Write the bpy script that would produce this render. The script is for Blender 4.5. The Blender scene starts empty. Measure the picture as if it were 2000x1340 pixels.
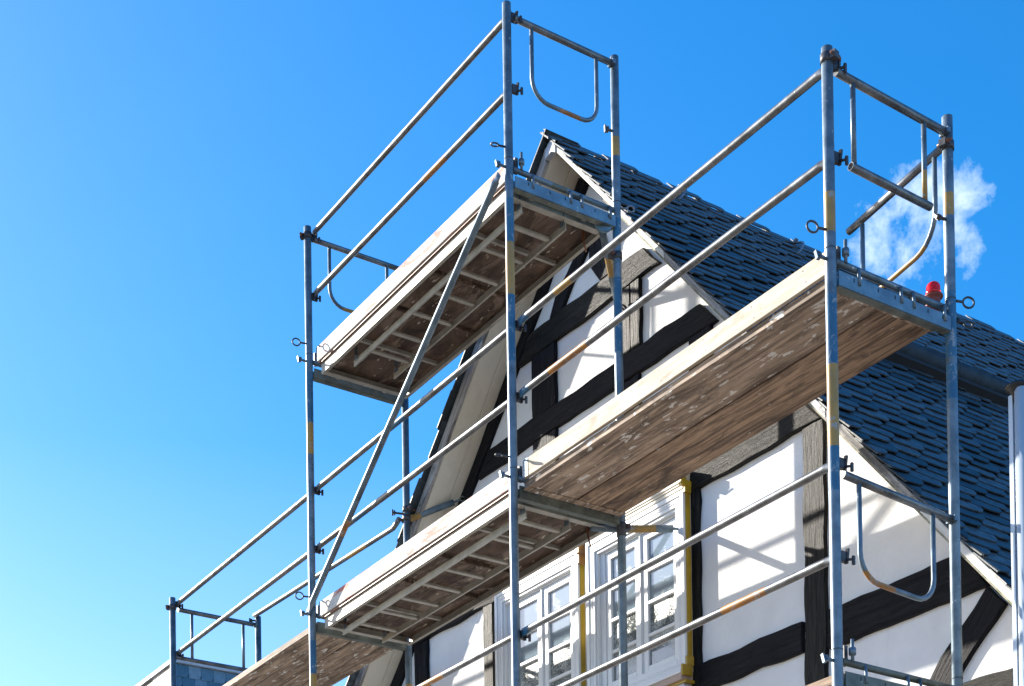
import bpy, bmesh, math, random
from mathutils import Vector, Matrix, noise
random.seed(7)
R = math.radians
PI = math.pi
scene = bpy.context.scene
COL = scene.collection

# ------------------------------------------------------------------ camera
CAM = Vector((5.9214, -5.8766, -4.6981))
FPX, CYPX, YAW, PITCH, ROLL = 3243.03, 2320.95, 0.5829, 0.0145, -0.0142
fw = Vector((-math.cos(YAW) * math.cos(PITCH), math.sin(YAW) * math.cos(PITCH), math.sin(PITCH)))
rt = fw.cross(Vector((0, 0, 1))).normalized()
up = rt.cross(fw)
rr = rt * math.cos(ROLL) + up * math.sin(ROLL)
uu = -rt * math.sin(ROLL) + up * math.cos(ROLL)
cam_data = bpy.data.cameras.new('camera')
cam = bpy.data.objects.new('camera', cam_data)
COL.objects.link(cam)
m = Matrix((rr, uu, -fw)).transposed().to_4x4()
m.translation = CAM
cam.matrix_world = m
cam_data.sensor_width = 36
cam_data.lens = FPX / 2000 * 36
cam_data.shift_y = (CYPX - 670) / 2000
cam_data.clip_end = 3000
scene.camera = cam


def pix(P):
    d = Vector(P) - CAM
    k = d.dot(fw)
    return 1000 + FPX * d.dot(rr) / k, CYPX - FPX * d.dot(uu) / k


# ------------------------------------------------------------------ light
SUN = Vector((-2.2, -1.0, 1.07)).normalized()
scene.view_settings.view_transform = 'Standard'
scene.view_settings.look = 'None'
scene.view_settings.exposure = 1.15
scene.view_settings.gamma = 1
scene.view_settings.use_curve_mapping = False
world = bpy.data.worlds.new('World')
scene.world = world
world.use_nodes = True
nt = world.node_tree
nt.nodes.clear()


def N(nt, t, **kw):
    n = nt.nodes.new(t)
    for k, v in kw.items():
        if k.startswith('i_'):
            key = k[2:]
            key = int(key) if key.isdigit() else key.replace('_', ' ')
            n.inputs[key].default_value = v
        else:
            setattr(n, k, v)
    return n


def L(nt, a, b):
    nt.links.new(a, b)


sky = N(nt, 'ShaderNodeTexSky', sky_type='NISHITA', sun_disc=False,
        sun_elevation=math.asin(SUN.z), sun_rotation=math.atan2(SUN.x, SUN.y) % (2 * PI),
        altitude=300, air_density=1.0, dust_density=0.9, ozone_density=2.5)
hs = N(nt, 'ShaderNodeHueSaturation', i_Saturation=1.49, i_Value=1.47, i_Hue=0.501)
L(nt, sky.outputs[0], hs.inputs['Color'])
# one small broken fair-weather cloud beyond the scaffold, made of sky noise
tc = N(nt, 'ShaderNodeTexCoord')
cd = (fw * FPX + rr * (1805 - 1000) + uu * (CYPX - 462)).normalized()
dp = N(nt, 'ShaderNodeVectorMath', operation='DOT_PRODUCT')
dp.inputs[1].default_value = cd
nrm = N(nt, 'ShaderNodeVectorMath', operation='NORMALIZE')
L(nt, tc.outputs['Generated'], nrm.inputs[0])
L(nt, nrm.outputs[0], dp.inputs[0])
near = N(nt, 'ShaderNodeMapRange', i_1=0.9989, i_2=0.9999)
L(nt, dp.outputs['Value'], near.inputs[0])
cn = N(nt, 'ShaderNodeTexNoise', i_Scale=42.0, i_Detail=10.0, i_Roughness=0.60, i_Distortion=0.15)
L(nt, nrm.outputs[0], cn.inputs['Vector'])
ad = N(nt, 'ShaderNodeMath', operation='MULTIPLY_ADD')
ad.inputs[1].default_value = 0.37
L(nt, near.outputs[0], ad.inputs[0])
L(nt, cn.outputs[0], ad.inputs[2])
cr = N(nt, 'ShaderNodeMapRange', i_1=0.73, i_2=1.02, i_4=0.75)
L(nt, ad.outputs[0], cr.inputs[0])
# faint high haze in soft sheets over the whole sky
hz = N(nt, 'ShaderNodeTexNoise', i_Scale=2.2, i_Detail=3.0, i_Roughness=0.5)
L(nt, nrm.outputs[0], hz.inputs['Vector'])
hzn = N(nt, 'ShaderNodeMapRange', i_1=0.30, i_2=0.75, i_3=0.55, i_4=1.25)
L(nt, hz.outputs[0], hzn.inputs[0])
sz = N(nt, 'ShaderNodeSeparateXYZ')
L(nt, nrm.outputs[0], sz.inputs[0])
hze = N(nt, 'ShaderNodeMapRange', i_1=0.42, i_2=0.20, i_3=0.02, i_4=0.36)
L(nt, sz.outputs['Z'], hze.inputs[0])
hzr = N(nt, 'ShaderNodeMath', operation='MULTIPLY')
L(nt, hzn.outputs[0], hzr.inputs[0])
L(nt, hze.outputs[0], hzr.inputs[1])
mx0 = N(nt, 'ShaderNodeMix', data_type='RGBA')
mx0.inputs[7].default_value = (7.2, 7.2, 8.8, 1)
L(nt, hzr.outputs[0], mx0.inputs[0])
L(nt, hs.outputs[0], mx0.inputs[6])
mx = N(nt, 'ShaderNodeMix', data_type='RGBA')
mx.inputs[7].default_value = (6.6, 7.6, 8.4, 1)
L(nt, cr.outputs[0], mx.inputs[0])
L(nt, mx0.outputs[2], mx.inputs[6])
bg = N(nt, 'ShaderNodeBackground', i_Strength=0.088)
L(nt, mx.outputs[2], bg.inputs[0])
wo = N(nt, 'ShaderNodeOutputWorld')
L(nt, bg.outputs[0], wo.inputs[0])

sd = bpy.data.lights.new('sun', 'SUN')
sd.energy = 5.0
sd.angle = R(0.55)
sd.color = (1.0, 0.93, 0.82)
so = bpy.data.objects.new('sun', sd)
COL.objects.link(so)
so.rotation_euler = SUN.to_track_quat('Z', 'Y').to_euler()
so.location = SUN * 30


# ------------------------------------------------------------------ materials
def newmat(name):
    m = bpy.data.materials.new(name)
    m.use_nodes = True
    t = m.node_tree
    b = t.nodes['Principled BSDF']
    return m, t, b


def rampmix(t, fac, c0, c1, lo=0.0, hi=1.0):
    mr = N(t, 'ShaderNodeMapRange', i_1=lo, i_2=hi)
    L(t, fac, mr.inputs[0])
    x = N(t, 'ShaderNodeMix', data_type='RGBA')
    x.inputs[6].default_value = (*c0, 1) if len(c0) == 3 else c0
    x.inputs[7].default_value = (*c1, 1) if len(c1) == 3 else c1
    L(t, mr.outputs[0], x.inputs[0])
    return x


def mixin(t, fac, a_out, c1, lo, hi, top=1.0):
    mr = N(t, 'ShaderNodeMapRange', i_1=lo, i_2=hi, i_4=top)
    L(t, fac, mr.inputs[0])
    x = N(t, 'ShaderNodeMix', data_type='RGBA')
    L(t, a_out, x.inputs[6])
    x.inputs[7].default_value = (*c1, 1)
    L(t, mr.outputs[0], x.inputs[0])
    return x


def coords(t, scale=(1, 1, 1), rnd=True):
    tc = N(t, 'ShaderNodeTexCoord')
    mp = N(t, 'ShaderNodeMapping')
    mp.inputs['Scale'].default_value = scale
    L(t, tc.outputs['Object'], mp.inputs[0])
    if rnd:
        oi = N(t, 'ShaderNodeObjectInfo')
        mm = N(t, 'ShaderNodeMath', operation='MULTIPLY')
        mm.inputs[1].default_value = 31.0
        L(t, oi.outputs['Random'], mm.inputs[0])
        L(t, mm.outputs[0], mp.inputs['Location'])
    return mp.outputs[0]


def noise_n(t, vec, scale, detail=4, rough=0.6, dist=0.0):
    n = N(t, 'ShaderNodeTexNoise', i_Scale=scale, i_Detail=detail, i_Roughness=rough, i_Distortion=dist)
    L(t, vec, n.inputs['Vector'])
    return n.outputs[0]


def bump(t, b, h, strength=0.3, dist=0.01):
    bn = N(t, 'ShaderNodeBump', i_Strength=strength, i_Distance=dist)
    L(t, h, bn.inputs['Height'])
    L(t, bn.outputs[0], b.inputs['Normal'])


def steel(name, base=(0.19, 0.25, 0.30), dark=(0.09, 0.13, 0.165), metal=0.45, rough=0.40, splash=True):
    m, t, b = newmat(name)
    v = coords(t)
    n1 = noise_n(t, v, 9, 6, 0.65)
    c = rampmix(t, n1, dark, base, 0.35, 0.62)
    out = c.outputs[2]
    if splash:
        n2 = noise_n(t, v, 26, 5, 0.7, 0.4)
        x = mixin(t, n2, out, (0.62, 0.64, 0.62), 0.66, 0.70, 0.85)
        n3 = noise_n(t, v, 5.5, 4, 0.7, 0.8)
        y = mixin(t, n3, x.outputs[2], (0.09, 0.075, 0.065), 0.68, 0.76, 0.45)
        out = y.outputs[2]
    L(t, out, b.inputs['Base Color'])
    b.inputs['Metallic'].default_value = metal
    rr_ = N(t, 'ShaderNodeMapRange', i_3=rough - 0.1, i_4=rough + 0.16)
    L(t, n1, rr_.inputs[0])
    L(t, rr_.outputs[0], b.inputs['Roughness'])
    bump(t, b, noise_n(t, v, 30, 3), 0.08, 0.003)
    return m


def paint(name, col, col2, chip=(0.3, 0.34, 0.38), rough=0.45, lo=0.62, hi=0.66):
    m, t, b = newmat(name)
    v = coords(t)
    c = rampmix(t, noise_n(t, v, 7, 5), col2, col, 0.35, 0.6)
    x = mixin(t, noise_n(t, v, 22, 6, 0.7, 0.5), c.outputs[2], chip, lo, hi, 0.9)
    L(t, x.outputs[2], b.inputs['Base Color'])
    b.inputs['Roughness'].default_value = rough
    bump(t, b, noise_n(t, v, 40, 3), 0.15, 0.004)
    return m


M = {}
M['steel'] = steel('galvanised_steel')
M['steel_rail'] = steel('rail_steel', (0.22, 0.235, 0.25), (0.10, 0.105, 0.11), 0.55, 0.34)
M['steel_dark'] = steel('dark_cast_steel', (0.10, 0.10, 0.11), (0.03, 0.03, 0.035), 0.5, 0.5, False)
M['steel_green'] = steel('greenish_transom_steel', (0.17, 0.19, 0.165), (0.08, 0.09, 0.078), 0.3, 0.5)
M['steel_blue'] = steel('bluish_u_profile_steel', (0.16, 0.28, 0.37), (0.10, 0.17, 0.23), 0.35, 0.45)
M['yellow_band'] = paint('ochre_band_paint', (0.42, 0.25, 0.06), (0.30, 0.19, 0.06), lo=0.58, hi=0.66)
M['orange_band'] = paint('orange_rusty_paint', (0.45, 0.20, 0.04), (0.25, 0.12, 0.05), lo=0.55, hi=0.66)
M['blue_band'] = paint('blue_band_paint', (0.022, 0.11, 0.22), (0.04, 0.15, 0.26), lo=0.56, hi=0.66)
M['rust'] = paint('rusty_bolt', (0.20, 0.07, 0.03), (0.10, 0.035, 0.02), (0.05, 0.04, 0.04))
M['alu'] = steel('aluminium_profile', (0.46, 0.43, 0.37), (0.32, 0.30, 0.25), 0.25, 0.5, False)
M['seal_yellow'] = paint('yellow_sealing_strip', (0.46, 0.30, 0.02), (0.34, 0.21, 0.015), (0.30, 0.16, 0.02))


def wood(name, c_lo, c_hi, grain=(1.2, 26, 26), stain=None, stain_r=(0.6, 0.7), spots=None, rough=0.75, bs=0.4, fine=1.0, spot_r=(0.70, 0.73), spec=0.5):
    m, t, b = newmat(name)
    b.inputs['Specular IOR Level'].default_value = spec
    v = coords(t, grain)
    g = noise_n(t, v, 1.6 * fine, 8, 0.68, 0.6)
    c = rampmix(t, g, c_lo, c_hi, 0.38, 0.60)
    out = c.outputs[2]
    v2 = coords(t, (1, 1, 1))
    if stain:
        v3 = coords(t, (0.8, 2.6, 2.6))
        x = mixin(t, noise_n(t, v3, 3.2, 9, 0.72, 0.8), out, stain, stain_r[0], stain_r[1], 0.8)
        out = x.outputs[2]
    if spots:
        v4 = coords(t, (0.6, 1.6, 1.6))
        x = mixin(t, noise_n(t, v4, 15, 4, 0.55, 0.3), out, spots, spot_r[0], spot_r[1], 0.9)
        out = x.outputs[2]
    L(t, out, b.inputs['Base Color'])
    b.inputs['Roughness'].default_value = rough
    bump(t, b, g, min(1.0, bs), 0.006 if bs < 0.9 else 0.014)
    return m


M['plank'] = wood('weathered_plank', (0.11, 0.065, 0.038), (0.46, 0.305, 0.19), (1.1, 18, 18), (0.055, 0.034, 0.022), (0.49, 0.64), (0.55, 0.50, 0.43), spot_r=(0.69, 0.71))
M['plank2'] = wood('grey_brown_plank', (0.125, 0.083, 0.055), (0.49, 0.36, 0.255), (1.1, 16, 16), (0.070, 0.048, 0.033), (0.50, 0.66), (0.72, 0.68, 0.62), spot_r=(0.615, 0.635))
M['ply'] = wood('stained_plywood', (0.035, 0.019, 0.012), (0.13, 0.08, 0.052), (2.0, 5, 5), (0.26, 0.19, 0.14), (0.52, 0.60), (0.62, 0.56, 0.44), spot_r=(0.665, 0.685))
M['toe_wood'] = wood('pale_toe_board', (0.40, 0.33, 0.24), (0.66, 0.58, 0.46), (1.2, 14, 14), (0.25, 0.18, 0.12), (0.52, 0.68), (0.20, 0.15, 0.10), spot_r=(0.70, 0.73))
M['toe_white'] = wood('white_painted_toe_board', (0.52, 0.49, 0.44), (0.70, 0.67, 0.62), (1.0, 14, 14), (0.50, 0.08, 0.04), (0.525, 0.60), (0.30, 0.25, 0.20), spot_r=(0.68, 0.71))
M['beam'] = wood('black_weathered_timber', (0.003, 0.004, 0.007), (0.016, 0.016, 0.019), (1.8, 24, 24), (0.04, 0.038, 0.034), (0.60, 0.85), None, 0.55, 1.0, 1.3, spec=0.10)
M['beam_sun_grey'] = wood('sun_grey_weathered_timber', (0.002, 0.002, 0.003), (0.020, 0.019, 0.016), (2.2, 20, 20), (0.060, 0.055, 0.045), (0.56, 0.70), None, 0.50, 1.0, 1.5, spec=0.13)  # weathered timber with the sunlit grey put into its colour
M['soffit'] = wood('cream_soffit_paint', (0.74, 0.68, 0.55), (0.80, 0.74, 0.61), (1.0, 6, 6), None, spots=(0.30, 0.24, 0.17), rough=0.6, bs=0.06, spot_r=(0.80, 0.82))
M['barge_grey'] = wood('flaking_and_shade_grey_board', (0.20, 0.19, 0.19), (0.46, 0.45, 0.44), (1.5, 20, 20), (0.10, 0.095, 0.09), (0.52, 0.60), None, 0.8, 0.6)  # flaking grey wood; on the right verge it also paints shade
M['barge_white'] = wood('white_flaking_barge_board', (0.66, 0.62, 0.56), (0.82, 0.80, 0.75), (1.2, 16, 16), (0.22, 0.20, 0.18), (0.60, 0.66), (0.30, 0.28, 0.25), 0.75, 0.4, spot_r=(0.66, 0.70))
M['moss'] = wood('mossy_board_edge', (0.20, 0.19, 0.15), (0.38, 0.36, 0.27), (2, 10, 10), (0.13, 0.14, 0.06), (0.5, 0.6), None)


def plain(name, col, rough=0.6, metal=0.0, var=0.12, scale=6, bs=0.08):
    m, t, b = newmat(name)
    v = coords(t)
    n = noise_n(t, v, scale, 6, 0.6)
    c = rampmix(t, n, tuple(x * (1 - var) for x in col), tuple(min(0.9, x * (1 + var)) for x in col), 0.3, 0.7)
    L(t, c.outputs[2], b.inputs['Base Color'])
    b.inputs['Roughness'].default_value = rough
    b.inputs['Metallic'].default_value = metal
    bump(t, b, noise_n(t, v, scale * 9, 4), bs, 0.004)
    return m


M['render'] = plain('white_lime_render', (0.78, 0.78, 0.775), 0.9, 0, 0.07, 3.0, 0.6)
M['win_white'] = plain('white_window_paint', (0.76, 0.77, 0.77), 0.4, 0, 0.03, 4, 0.02)
M['win_cream'] = plain('cream_cornice_paint', (0.66, 0.60, 0.48), 0.5, 0, 0.05, 5, 0.03)
M['pink_board'] = plain('primed_board', (0.48, 0.36, 0.30), 0.7, 0, 0.1, 6)
M['lead'] = plain('lead_flashing', (0.42, 0.46, 0.52), 0.55, 0.2, 0.15, 8)
M['black'] = plain('black_rubber', (0.012, 0.012, 0.013), 0.5, 0, 0.1)
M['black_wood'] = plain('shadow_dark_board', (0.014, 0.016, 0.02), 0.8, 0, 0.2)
M['mast'] = plain('white_enamel_mast', (0.46, 0.53, 0.60), 0.3, 0.1, 0.06, 5, 0.02)
M['pipe'] = steel('dull_zinc_pipe', (0.028, 0.055, 0.078), (0.012, 0.022, 0.032), 0.15, 0.6, False)
M['concrete'] = plain('pale_gravel_ground', (0.19, 0.165, 0.135), 0.95, 0, 0.25, 0.6, 0.5)
M['brick'] = plain('red_plinth_render', (0.30, 0.22, 0.17), 0.9, 0, 0.15, 2)
M['hook'] = steel('bright_hook_steel', (0.22, 0.26, 0.30), (0.10, 0.12, 0.15), 0.4, 0.45, False)


m_, t_, b_ = M['render'], M['render'].node_tree, M['render'].node_tree.nodes['Principled BSDF']
v_ = coords(t_)
old = b_.inputs['Base Color'].links[0].from_socket
x_ = mixin(t_, noise_n(t_, coords(t_, (3.0, 3.0, 0.7)), 2.2, 7, 0.7, 0.5), old, (0.52, 0.50, 0.46), 0.60, 0.80, 0.45)
L(t_, x_.outputs[2], b_.inputs['Base Color'])
bump(t_, b_, noise_n(t_, v_, 14, 7, 0.62, 0.4), 0.55, 0.006)


def slate_mat(name, c0, c1, moss, rough=0.55):
    m, t, b = newmat(name)
    v = coords(t, (1, 1, 1))
    oi = N(t, 'ShaderNodeObjectInfo')
    g = noise_n(t, v, 18, 6, 0.7, 0.3)
    c = rampmix(t, g, c0, c1, 0.35, 0.68)
    hv = N(t, 'ShaderNodeHueSaturation')
    mr = N(t, 'ShaderNodeMapRange', i_3=0.35, i_4=1.75)
    ms = N(t, 'ShaderNodeMapRange', i_3=1.15, i_4=0.62)
    L(t, oi.outputs['Random'], ms.inputs[0])
    L(t, ms.outputs[0], hv.inputs['Saturation'])
    L(t, oi.outputs['Random'], mr.inputs[0])
    L(t, mr.outputs[0], hv.inputs['Value'])
    L(t, c.outputs[2], hv.inputs['Color'])
    x = mixin(t, noise_n(t, v, 7, 5, 0.7, 0.5), hv.outputs[0], moss, 0.60, 0.72, 0.55)
    L(t, x.outputs[2], b.inputs['Base Color'])
    b.inputs['Roughness'].default_value = rough
    bump(t, b, noise_n(t, v, 45, 5, 0.7), 0.5, 0.004)
    return m


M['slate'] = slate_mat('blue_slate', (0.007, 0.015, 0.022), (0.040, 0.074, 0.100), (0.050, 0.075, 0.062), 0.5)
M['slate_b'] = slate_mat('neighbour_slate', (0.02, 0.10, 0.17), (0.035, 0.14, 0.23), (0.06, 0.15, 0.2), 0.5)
M['slate_lit'] = slate_mat('sunlit_pale_slate', (0.34, 0.31, 0.26), (0.52, 0.48, 0.41), (0.3, 0.28, 0.23), 0.6)  # sunlight on the neighbour's front slates painted as a paler colour


def glass(name, frost, deep):
    m, t, b = newmat(name)
    v = coords(t)
    b.inputs['Base Color'].default_value = (0.035, 0.05, 0.05, 1)
    b.inputs['Roughness'].default_value = 0.03
    b.inputs['IOR'].default_value = 2.1
    n = noise_n(t, v, 110, 5, 0.75, 0.2)
    n2 = noise_n(t, v, 5.5, 3, 0.6, 0.3)
    ad = N(t, 'ShaderNodeMath', operation='MULTIPLY_ADD')
    ad.inputs[1].default_value = 0.7
    L(t, n2, ad.inputs[0])
    L(t, n, ad.inputs[2])
    c = rampmix(t, ad.outputs[0], deep, (0.58, 0.62, 0.61), frost, frost + 0.34)
    L(t, c.outputs[2], b.inputs['Base Color'])
    mr = N(t, 'ShaderNodeMapRange', i_1=frost, i_2=frost + 0.14, i_3=0.02, i_4=0.5)
    L(t, ad.outputs[0], mr.inputs[0])
    L(t, mr.outputs[0], b.inputs['Roughness'])
    return m


M['pane_clear'] = glass('clear_pane', 0.98, (0.22, 0.29, 0.35))
M['pane_frost'] = glass('rimy_pane', 0.80, (0.10, 0.12, 0.12))
m_, t_, b_ = newmat('red_lamp_lens')
b_.inputs['Base Color'].default_value = (0.85, 0.012, 0.01, 1)
b_.inputs['Roughness'].default_value = 0.12
b_.inputs['Transmission Weight'].default_value = 0.35
M['red_lens'] = m_
M['red_base'] = plain('dull_red_lamp_base', (0.22, 0.045, 0.035), 0.6, 0, 0.3, 20)


# ------------------------------------------------------------------ mesh helpers
class MB:
    def __init__(s):
        s.v = []; s.f = []; s.mi = []; s.sm = []
        s.mats = []

    def mat(s, m):
        if m not in s.mats:
            s.mats.append(m)
        return s.mats.index(m)

    def box(s, a, b, mat, X=None):
        x0, y0, z0 = a; x1, y1, z1 = b
        P = [(x0, y0, z0), (x1, y0, z0), (x1, y1, z0), (x0, y1, z0), (x0, y0, z1), (x1, y0, z1), (x1, y1, z1), (x0, y1, z1)]
        if X is not None:
            P = [X @ Vector(p) for p in P]
        n = len(s.v)
        s.v += [tuple(p) for p in P]
        for q in ((0, 3, 2, 1), (4, 5, 6, 7), (0, 1, 5, 4), (1, 2, 6, 5), (2, 3, 7, 6), (3, 0, 4, 7)):
            s.f.append([n + i for i in q]); s.mi.append(s.mat(mat)); s.sm.append(False)

    def obox(s, c, ax, ay, az, mat):
        """box about centre c with half axes given as vectors"""
        c = Vector(c); ax = Vector(ax); ay = Vector(ay); az = Vector(az)
        X = Matrix((ax, ay, az)).transposed().to_4x4(); X.translation = c
        s.box((-1, -1, -1), (1, 1, 1), mat, X)

    def prism(s, poly, axis, d0, d1, mat):
        """poly: list of (a,b) in the plane; axis 'y' -> (a,d,b), 'z' -> (a,b,d), 'x' -> (d,a,b)"""
        n = len(s.v); k = len(poly)
        for d in (d0, d1):
            for a, b in poly:
                s.v.append({'y': (a, d, b), 'z': (a, b, d), 'x': (d, a, b)}[axis])
        s.f.append([n + i for i in range(k)]); s.f.append([n + k + i for i in range(k)][::-1])
        for i in range(k):
            j = (i + 1) % k
            s.f.append([n + i, n + k + i, n + k + j, n + j])
        s.mi += [s.mat(mat)] * (k + 2); s.sm += [False] * (k + 2)

    def tube(s, pts, r, mat, segs=14, bands=(), hollow=False, flat=None, cap=True):
        """sweep; bands = [(s0,s1,mat)] in metres along; flat = squash the two ends"""
        pts = [Vector(p) for p in pts]
        # arc lengths
        ss = [0]
        for i in range(1, len(pts)):
            ss.append(ss[-1] + (pts[i] - pts[i - 1]).length)
        tot = ss[-1]
        want = set(ss)
        for a, b, _ in bands:
            want.add(max(0, min(tot, a))); want.add(max(0, min(tot, b)))
        if flat:
            for q in (0.03, 0.10, tot - 0.10, tot - 0.03):
                want.add(q)
        want = sorted(want)
        ww = [want[0]]
        for q in want[1:]:
            if q - ww[-1] > 1e-5:
                ww.append(q)
        P = []
        for q in ww:
            for i in range(1, len(pts)):
                if q <= ss[i] + 1e-6:
                    t = (q - ss[i - 1]) / max(1e-9, ss[i] - ss[i - 1])
                    P.append(pts[i - 1].lerp(pts[i], max(0, min(1, t))))
                    break
        # frames
        T = []
        for i in range(len(P)):
            a = P[max(0, i - 1)]; b = P[min(len(P) - 1, i + 1)]
            T.append((b - a).normalized())
        up0 = Vector((0, 0, 1)) if abs(T[0].z) < 0.9 else Vector((1, 0, 0))
        nrm = (up0 - T[0] * up0.dot(T[0])).normalized()
        base = len(s.v)
        for i, p in enumerate(P):
            if i:
                nrm = (nrm - T[i] * nrm.dot(T[i])).normalized()
            bi = T[i].cross(nrm)
            ra = rb = r
            if flat:
                q = ww[i]
                e = min(q, tot - q)
                if e < 0.05:
                    ra, rb = (r * 1.25, r * 0.30)
                if flat == 'y':
                    ra, rb = (ra, rb)
            for k in range(segs):
                a = 2 * PI * k / segs
                s.v.append(tuple(p + nrm * (math.cos(a) * ra) + bi * (math.sin(a) * rb)))
        for i in range(len(P) - 1):
            mid = (ww[i] + ww[i + 1]) / 2
            mm = mat
            for a, b, bm in bands:
                if a <= mid <= b:
                    mm = bm
            mi = s.mat(mm)
            for k in range(segs):
                k2 = (k + 1) % segs
                s.f.append([base + i * segs + k, base + i * segs + k2, base + (i + 1) * segs + k2, base + (i + 1) * segs + k])
                s.mi.append(mi); s.sm.append(True)
        if cap:
            for e, i in ((0, 0), (1, len(P) - 1)):
                if hollow:
                    # rim and a short inner wall closed deep inside
                    d = T[i] * (0.12 if e == 0 else -0.12)
                    ri = r * 0.86
                    b0 = len(s.v)
                    nn = nrm if e else (up0 - T[0] * up0.dot(T[0])).normalized()
                    bi = T[i].cross(nn)
                    for dd in (Vector((0, 0, 0)), d):
                        for k in range(segs):
                            a = 2 * PI * k / segs
                            s.v.append(tuple(P[i] + dd + nn * (math.cos(a) * ri) + bi * (math.sin(a) * ri)))
                    for k in range(segs):
                        k2 = (k + 1) % segs
                        q = [base + i * segs + k, base + i * segs + k2, b0 + k2, b0 + k]
                        s.f.append(q if e else q[::-1]); s.mi.append(s.mat(mat)); s.sm.append(False)
                        q = [b0 + k, b0 + k2, b0 + segs + k2, b0 + segs + k]
                        s.f.append(q if e else q[::-1]); s.mi.append(s.mat(mat)); s.sm.append(True)
                    q = [b0 + segs + k for k in range(segs)]
                    s.f.append(q); s.mi.append(s.mat(mat)); s.sm.append(False)
                else:
                    q = [base + i * segs + k for k in range(segs)]
                    s.f.append(q[::-1] if e == 0 else q); s.mi.append(s.mat(mat)); s.sm.append(False)

    def torus(s, c, n, R0, r, mat, segs=20, k=8, squash=1.0):
        c = Vector(c); n = Vector(n).normalized()
        a = Vector((0, 0, 1)) if abs(n.z) < 0.9 else Vector((1, 0, 0))
        u = (a - n * a.dot(n)).normalized(); w = n.cross(u)
        base = len(s.v)
        for i in range(segs):
            t = 2 * PI * i / segs
            d = u * math.cos(t) * squash + w * math.sin(t)
            for j in range(k):
                q = 2 * PI * j / k
                s.v.append(tuple(c + d * (R0 + r * math.cos(q)) + n * (r * math.sin(q))))
        for i in range(segs):
            i2 = (i + 1) % segs
            for j in range(k):
                j2 = (j + 1) % k
                s.f.append([base + i * k + j, base + i2 * k + j, base + i2 * k + j2, base + i * k + j2])
                s.mi.append(s.mat(mat)); s.sm.append(True)

    def lathe(s, c, prof, mat, segs=24):
        c = Vector(c); base = len(s.v)
        for r, z in prof:
            for k in range(segs):
                a = 2 * PI * k / segs
                s.v.append((c.x + r * math.cos(a), c.y + r * math.sin(a), c.z + z))
        for i in range(len(prof) - 1):
            for k in range(segs):
                k2 = (k + 1) % segs
                s.f.append([base + i * segs + k, base + i * segs + k2, base + (i + 1) * segs + k2, base + (i + 1) * segs + k])
                s.mi.append(s.mat(mat)); s.sm.append(True)
        s.f.append([base + k for k in range(segs)][::-1]); s.mi.append(s.mat(mat)); s.sm.append(False)
        e = base + (len(prof) - 1) * segs
        s.f.append([e + k for k in range(segs)]); s.mi.append(s.mat(mat)); s.sm.append(False)

    def mesh(s, name, off=(0, 0, 0)):
        me = bpy.data.meshes.new(name)
        o = Vector(off)
        me.from_pydata([tuple(Vector(p) - o) for p in s.v], [], s.f)
        for m in s.mats:
            me.materials.append(m)
        me.polygons.foreach_set('material_index', s.mi)
        me.polygons.foreach_set('use_smooth', s.sm)
        me.update()
        return me

    def build(s, name, parent=None, off=None, loc=None):
        """off: subtract this (the parent's world base); loc: own origin in the parent's space"""
        base = Vector(off) if off is not None else Vector((0, 0, 0))
        l = Vector(loc) if loc is not None else Vector((0, 0, 0))
        me = s.mesh(name, base + l)
        ob = bpy.data.objects.new(name, me)
        COL.objects.link(ob)
        if parent is not None:
            ob.parent = parent
        ob.location = l
        return ob


def bevel(ob, w=0.004, seg=1):
    md = ob.modifiers.new('bevel', 'BEVEL')
    md.width = w; md.segments = seg; md.limit_method = 'ANGLE'; md.angle_limit = R(40)


def thing(name, loc, label, cat, group=None, rz=0.0):
    o = bpy.data.objects.new(name, None)
    COL.objects.link(o)
    o.location = loc
    o.rotation_euler = (0, 0, rz)
    o.empty_display_size = 0.1
    o['label'] = label; o['category'] = cat
    if group:
        o['group'] = group
    return o


def tag(o, label, cat, group=None):
    o['label'] = label; o['category'] = cat
    if group:
        o['group'] = group


# ------------------------------------------------------------------ ground
GZ = -6.3
b = MB()
b.box((-400, -400, GZ - 0.5), (400, 400, GZ), M['concrete'])
g = b.build('ground'); g['kind'] = 'structure'

# ------------------------------------------------------------------ the timber-framed house
HA = R(1.3)
house = thing('timber_framed_house', (-4.2, 1.34, 0),
              'white half-timbered gable house with black beams and steep blue slate roof', 'house', rz=HA)
HM = Matrix.Rotation(HA, 4, 'Z'); HM.translation = Vector((-4.2, 1.34, 0))


def H(u, v, z):
    return HM @ Vector((u, v, z))


UA = 0.33
EL, ER = -4.05, 4.95                 # eaves (u)
def zR(u): return 3.50 - 1.140 * u   # top of the right slates
def zL(u): return 2.772 + 1.074 * u   # top of the left slates
def sR(u): return 3.445 - 1.145 * u  # lower edge of right barge board
def sL(u): return 2.625 + 1.074 * u  # lower edge of left barge board = soffit
DEPTH = 9.0
VF = -0.33
# gable wall
b = MB()
b.prism([(EL + 0.35, GZ), (ER - 0.35, GZ), (ER - 0.35, sR(ER - 0.35) + 0.02), (0.365, 3.02), (EL + 0.35, sL(EL + 0.35) + 0.02)], 'y', 0.0, 0.25, M['render'])
b.build('wall', house)
b = MB()
b.box((EL + 0.35, 0.25, GZ), (EL + 0.6, DEPTH, sL(EL + 0.35) - 0.05), M['render'])
b.build('wall', house)
b = MB()
b.box((ER - 0.6, 0.25, GZ), (ER - 0.35, DEPTH, sR(ER - 0.35) - 0.05), M['render'])
b.build('wall', house)
b = MB()
b.prism([(EL + 0.6, GZ), (ER - 0.6, GZ), (ER - 0.6, sR(ER - 0.6)), (0.36, 3.0), (EL + 0.6, sL(EL + 0.6))], 'y', DEPTH - 0.25, DEPTH, M['render'])
b.build('wall', house)
b = MB()
b.box((EL + 0.30, -0.05, GZ), (ER - 0.30, -0.002, GZ + 0.6), M['brick'])
b.build('plinth', house)
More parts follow.
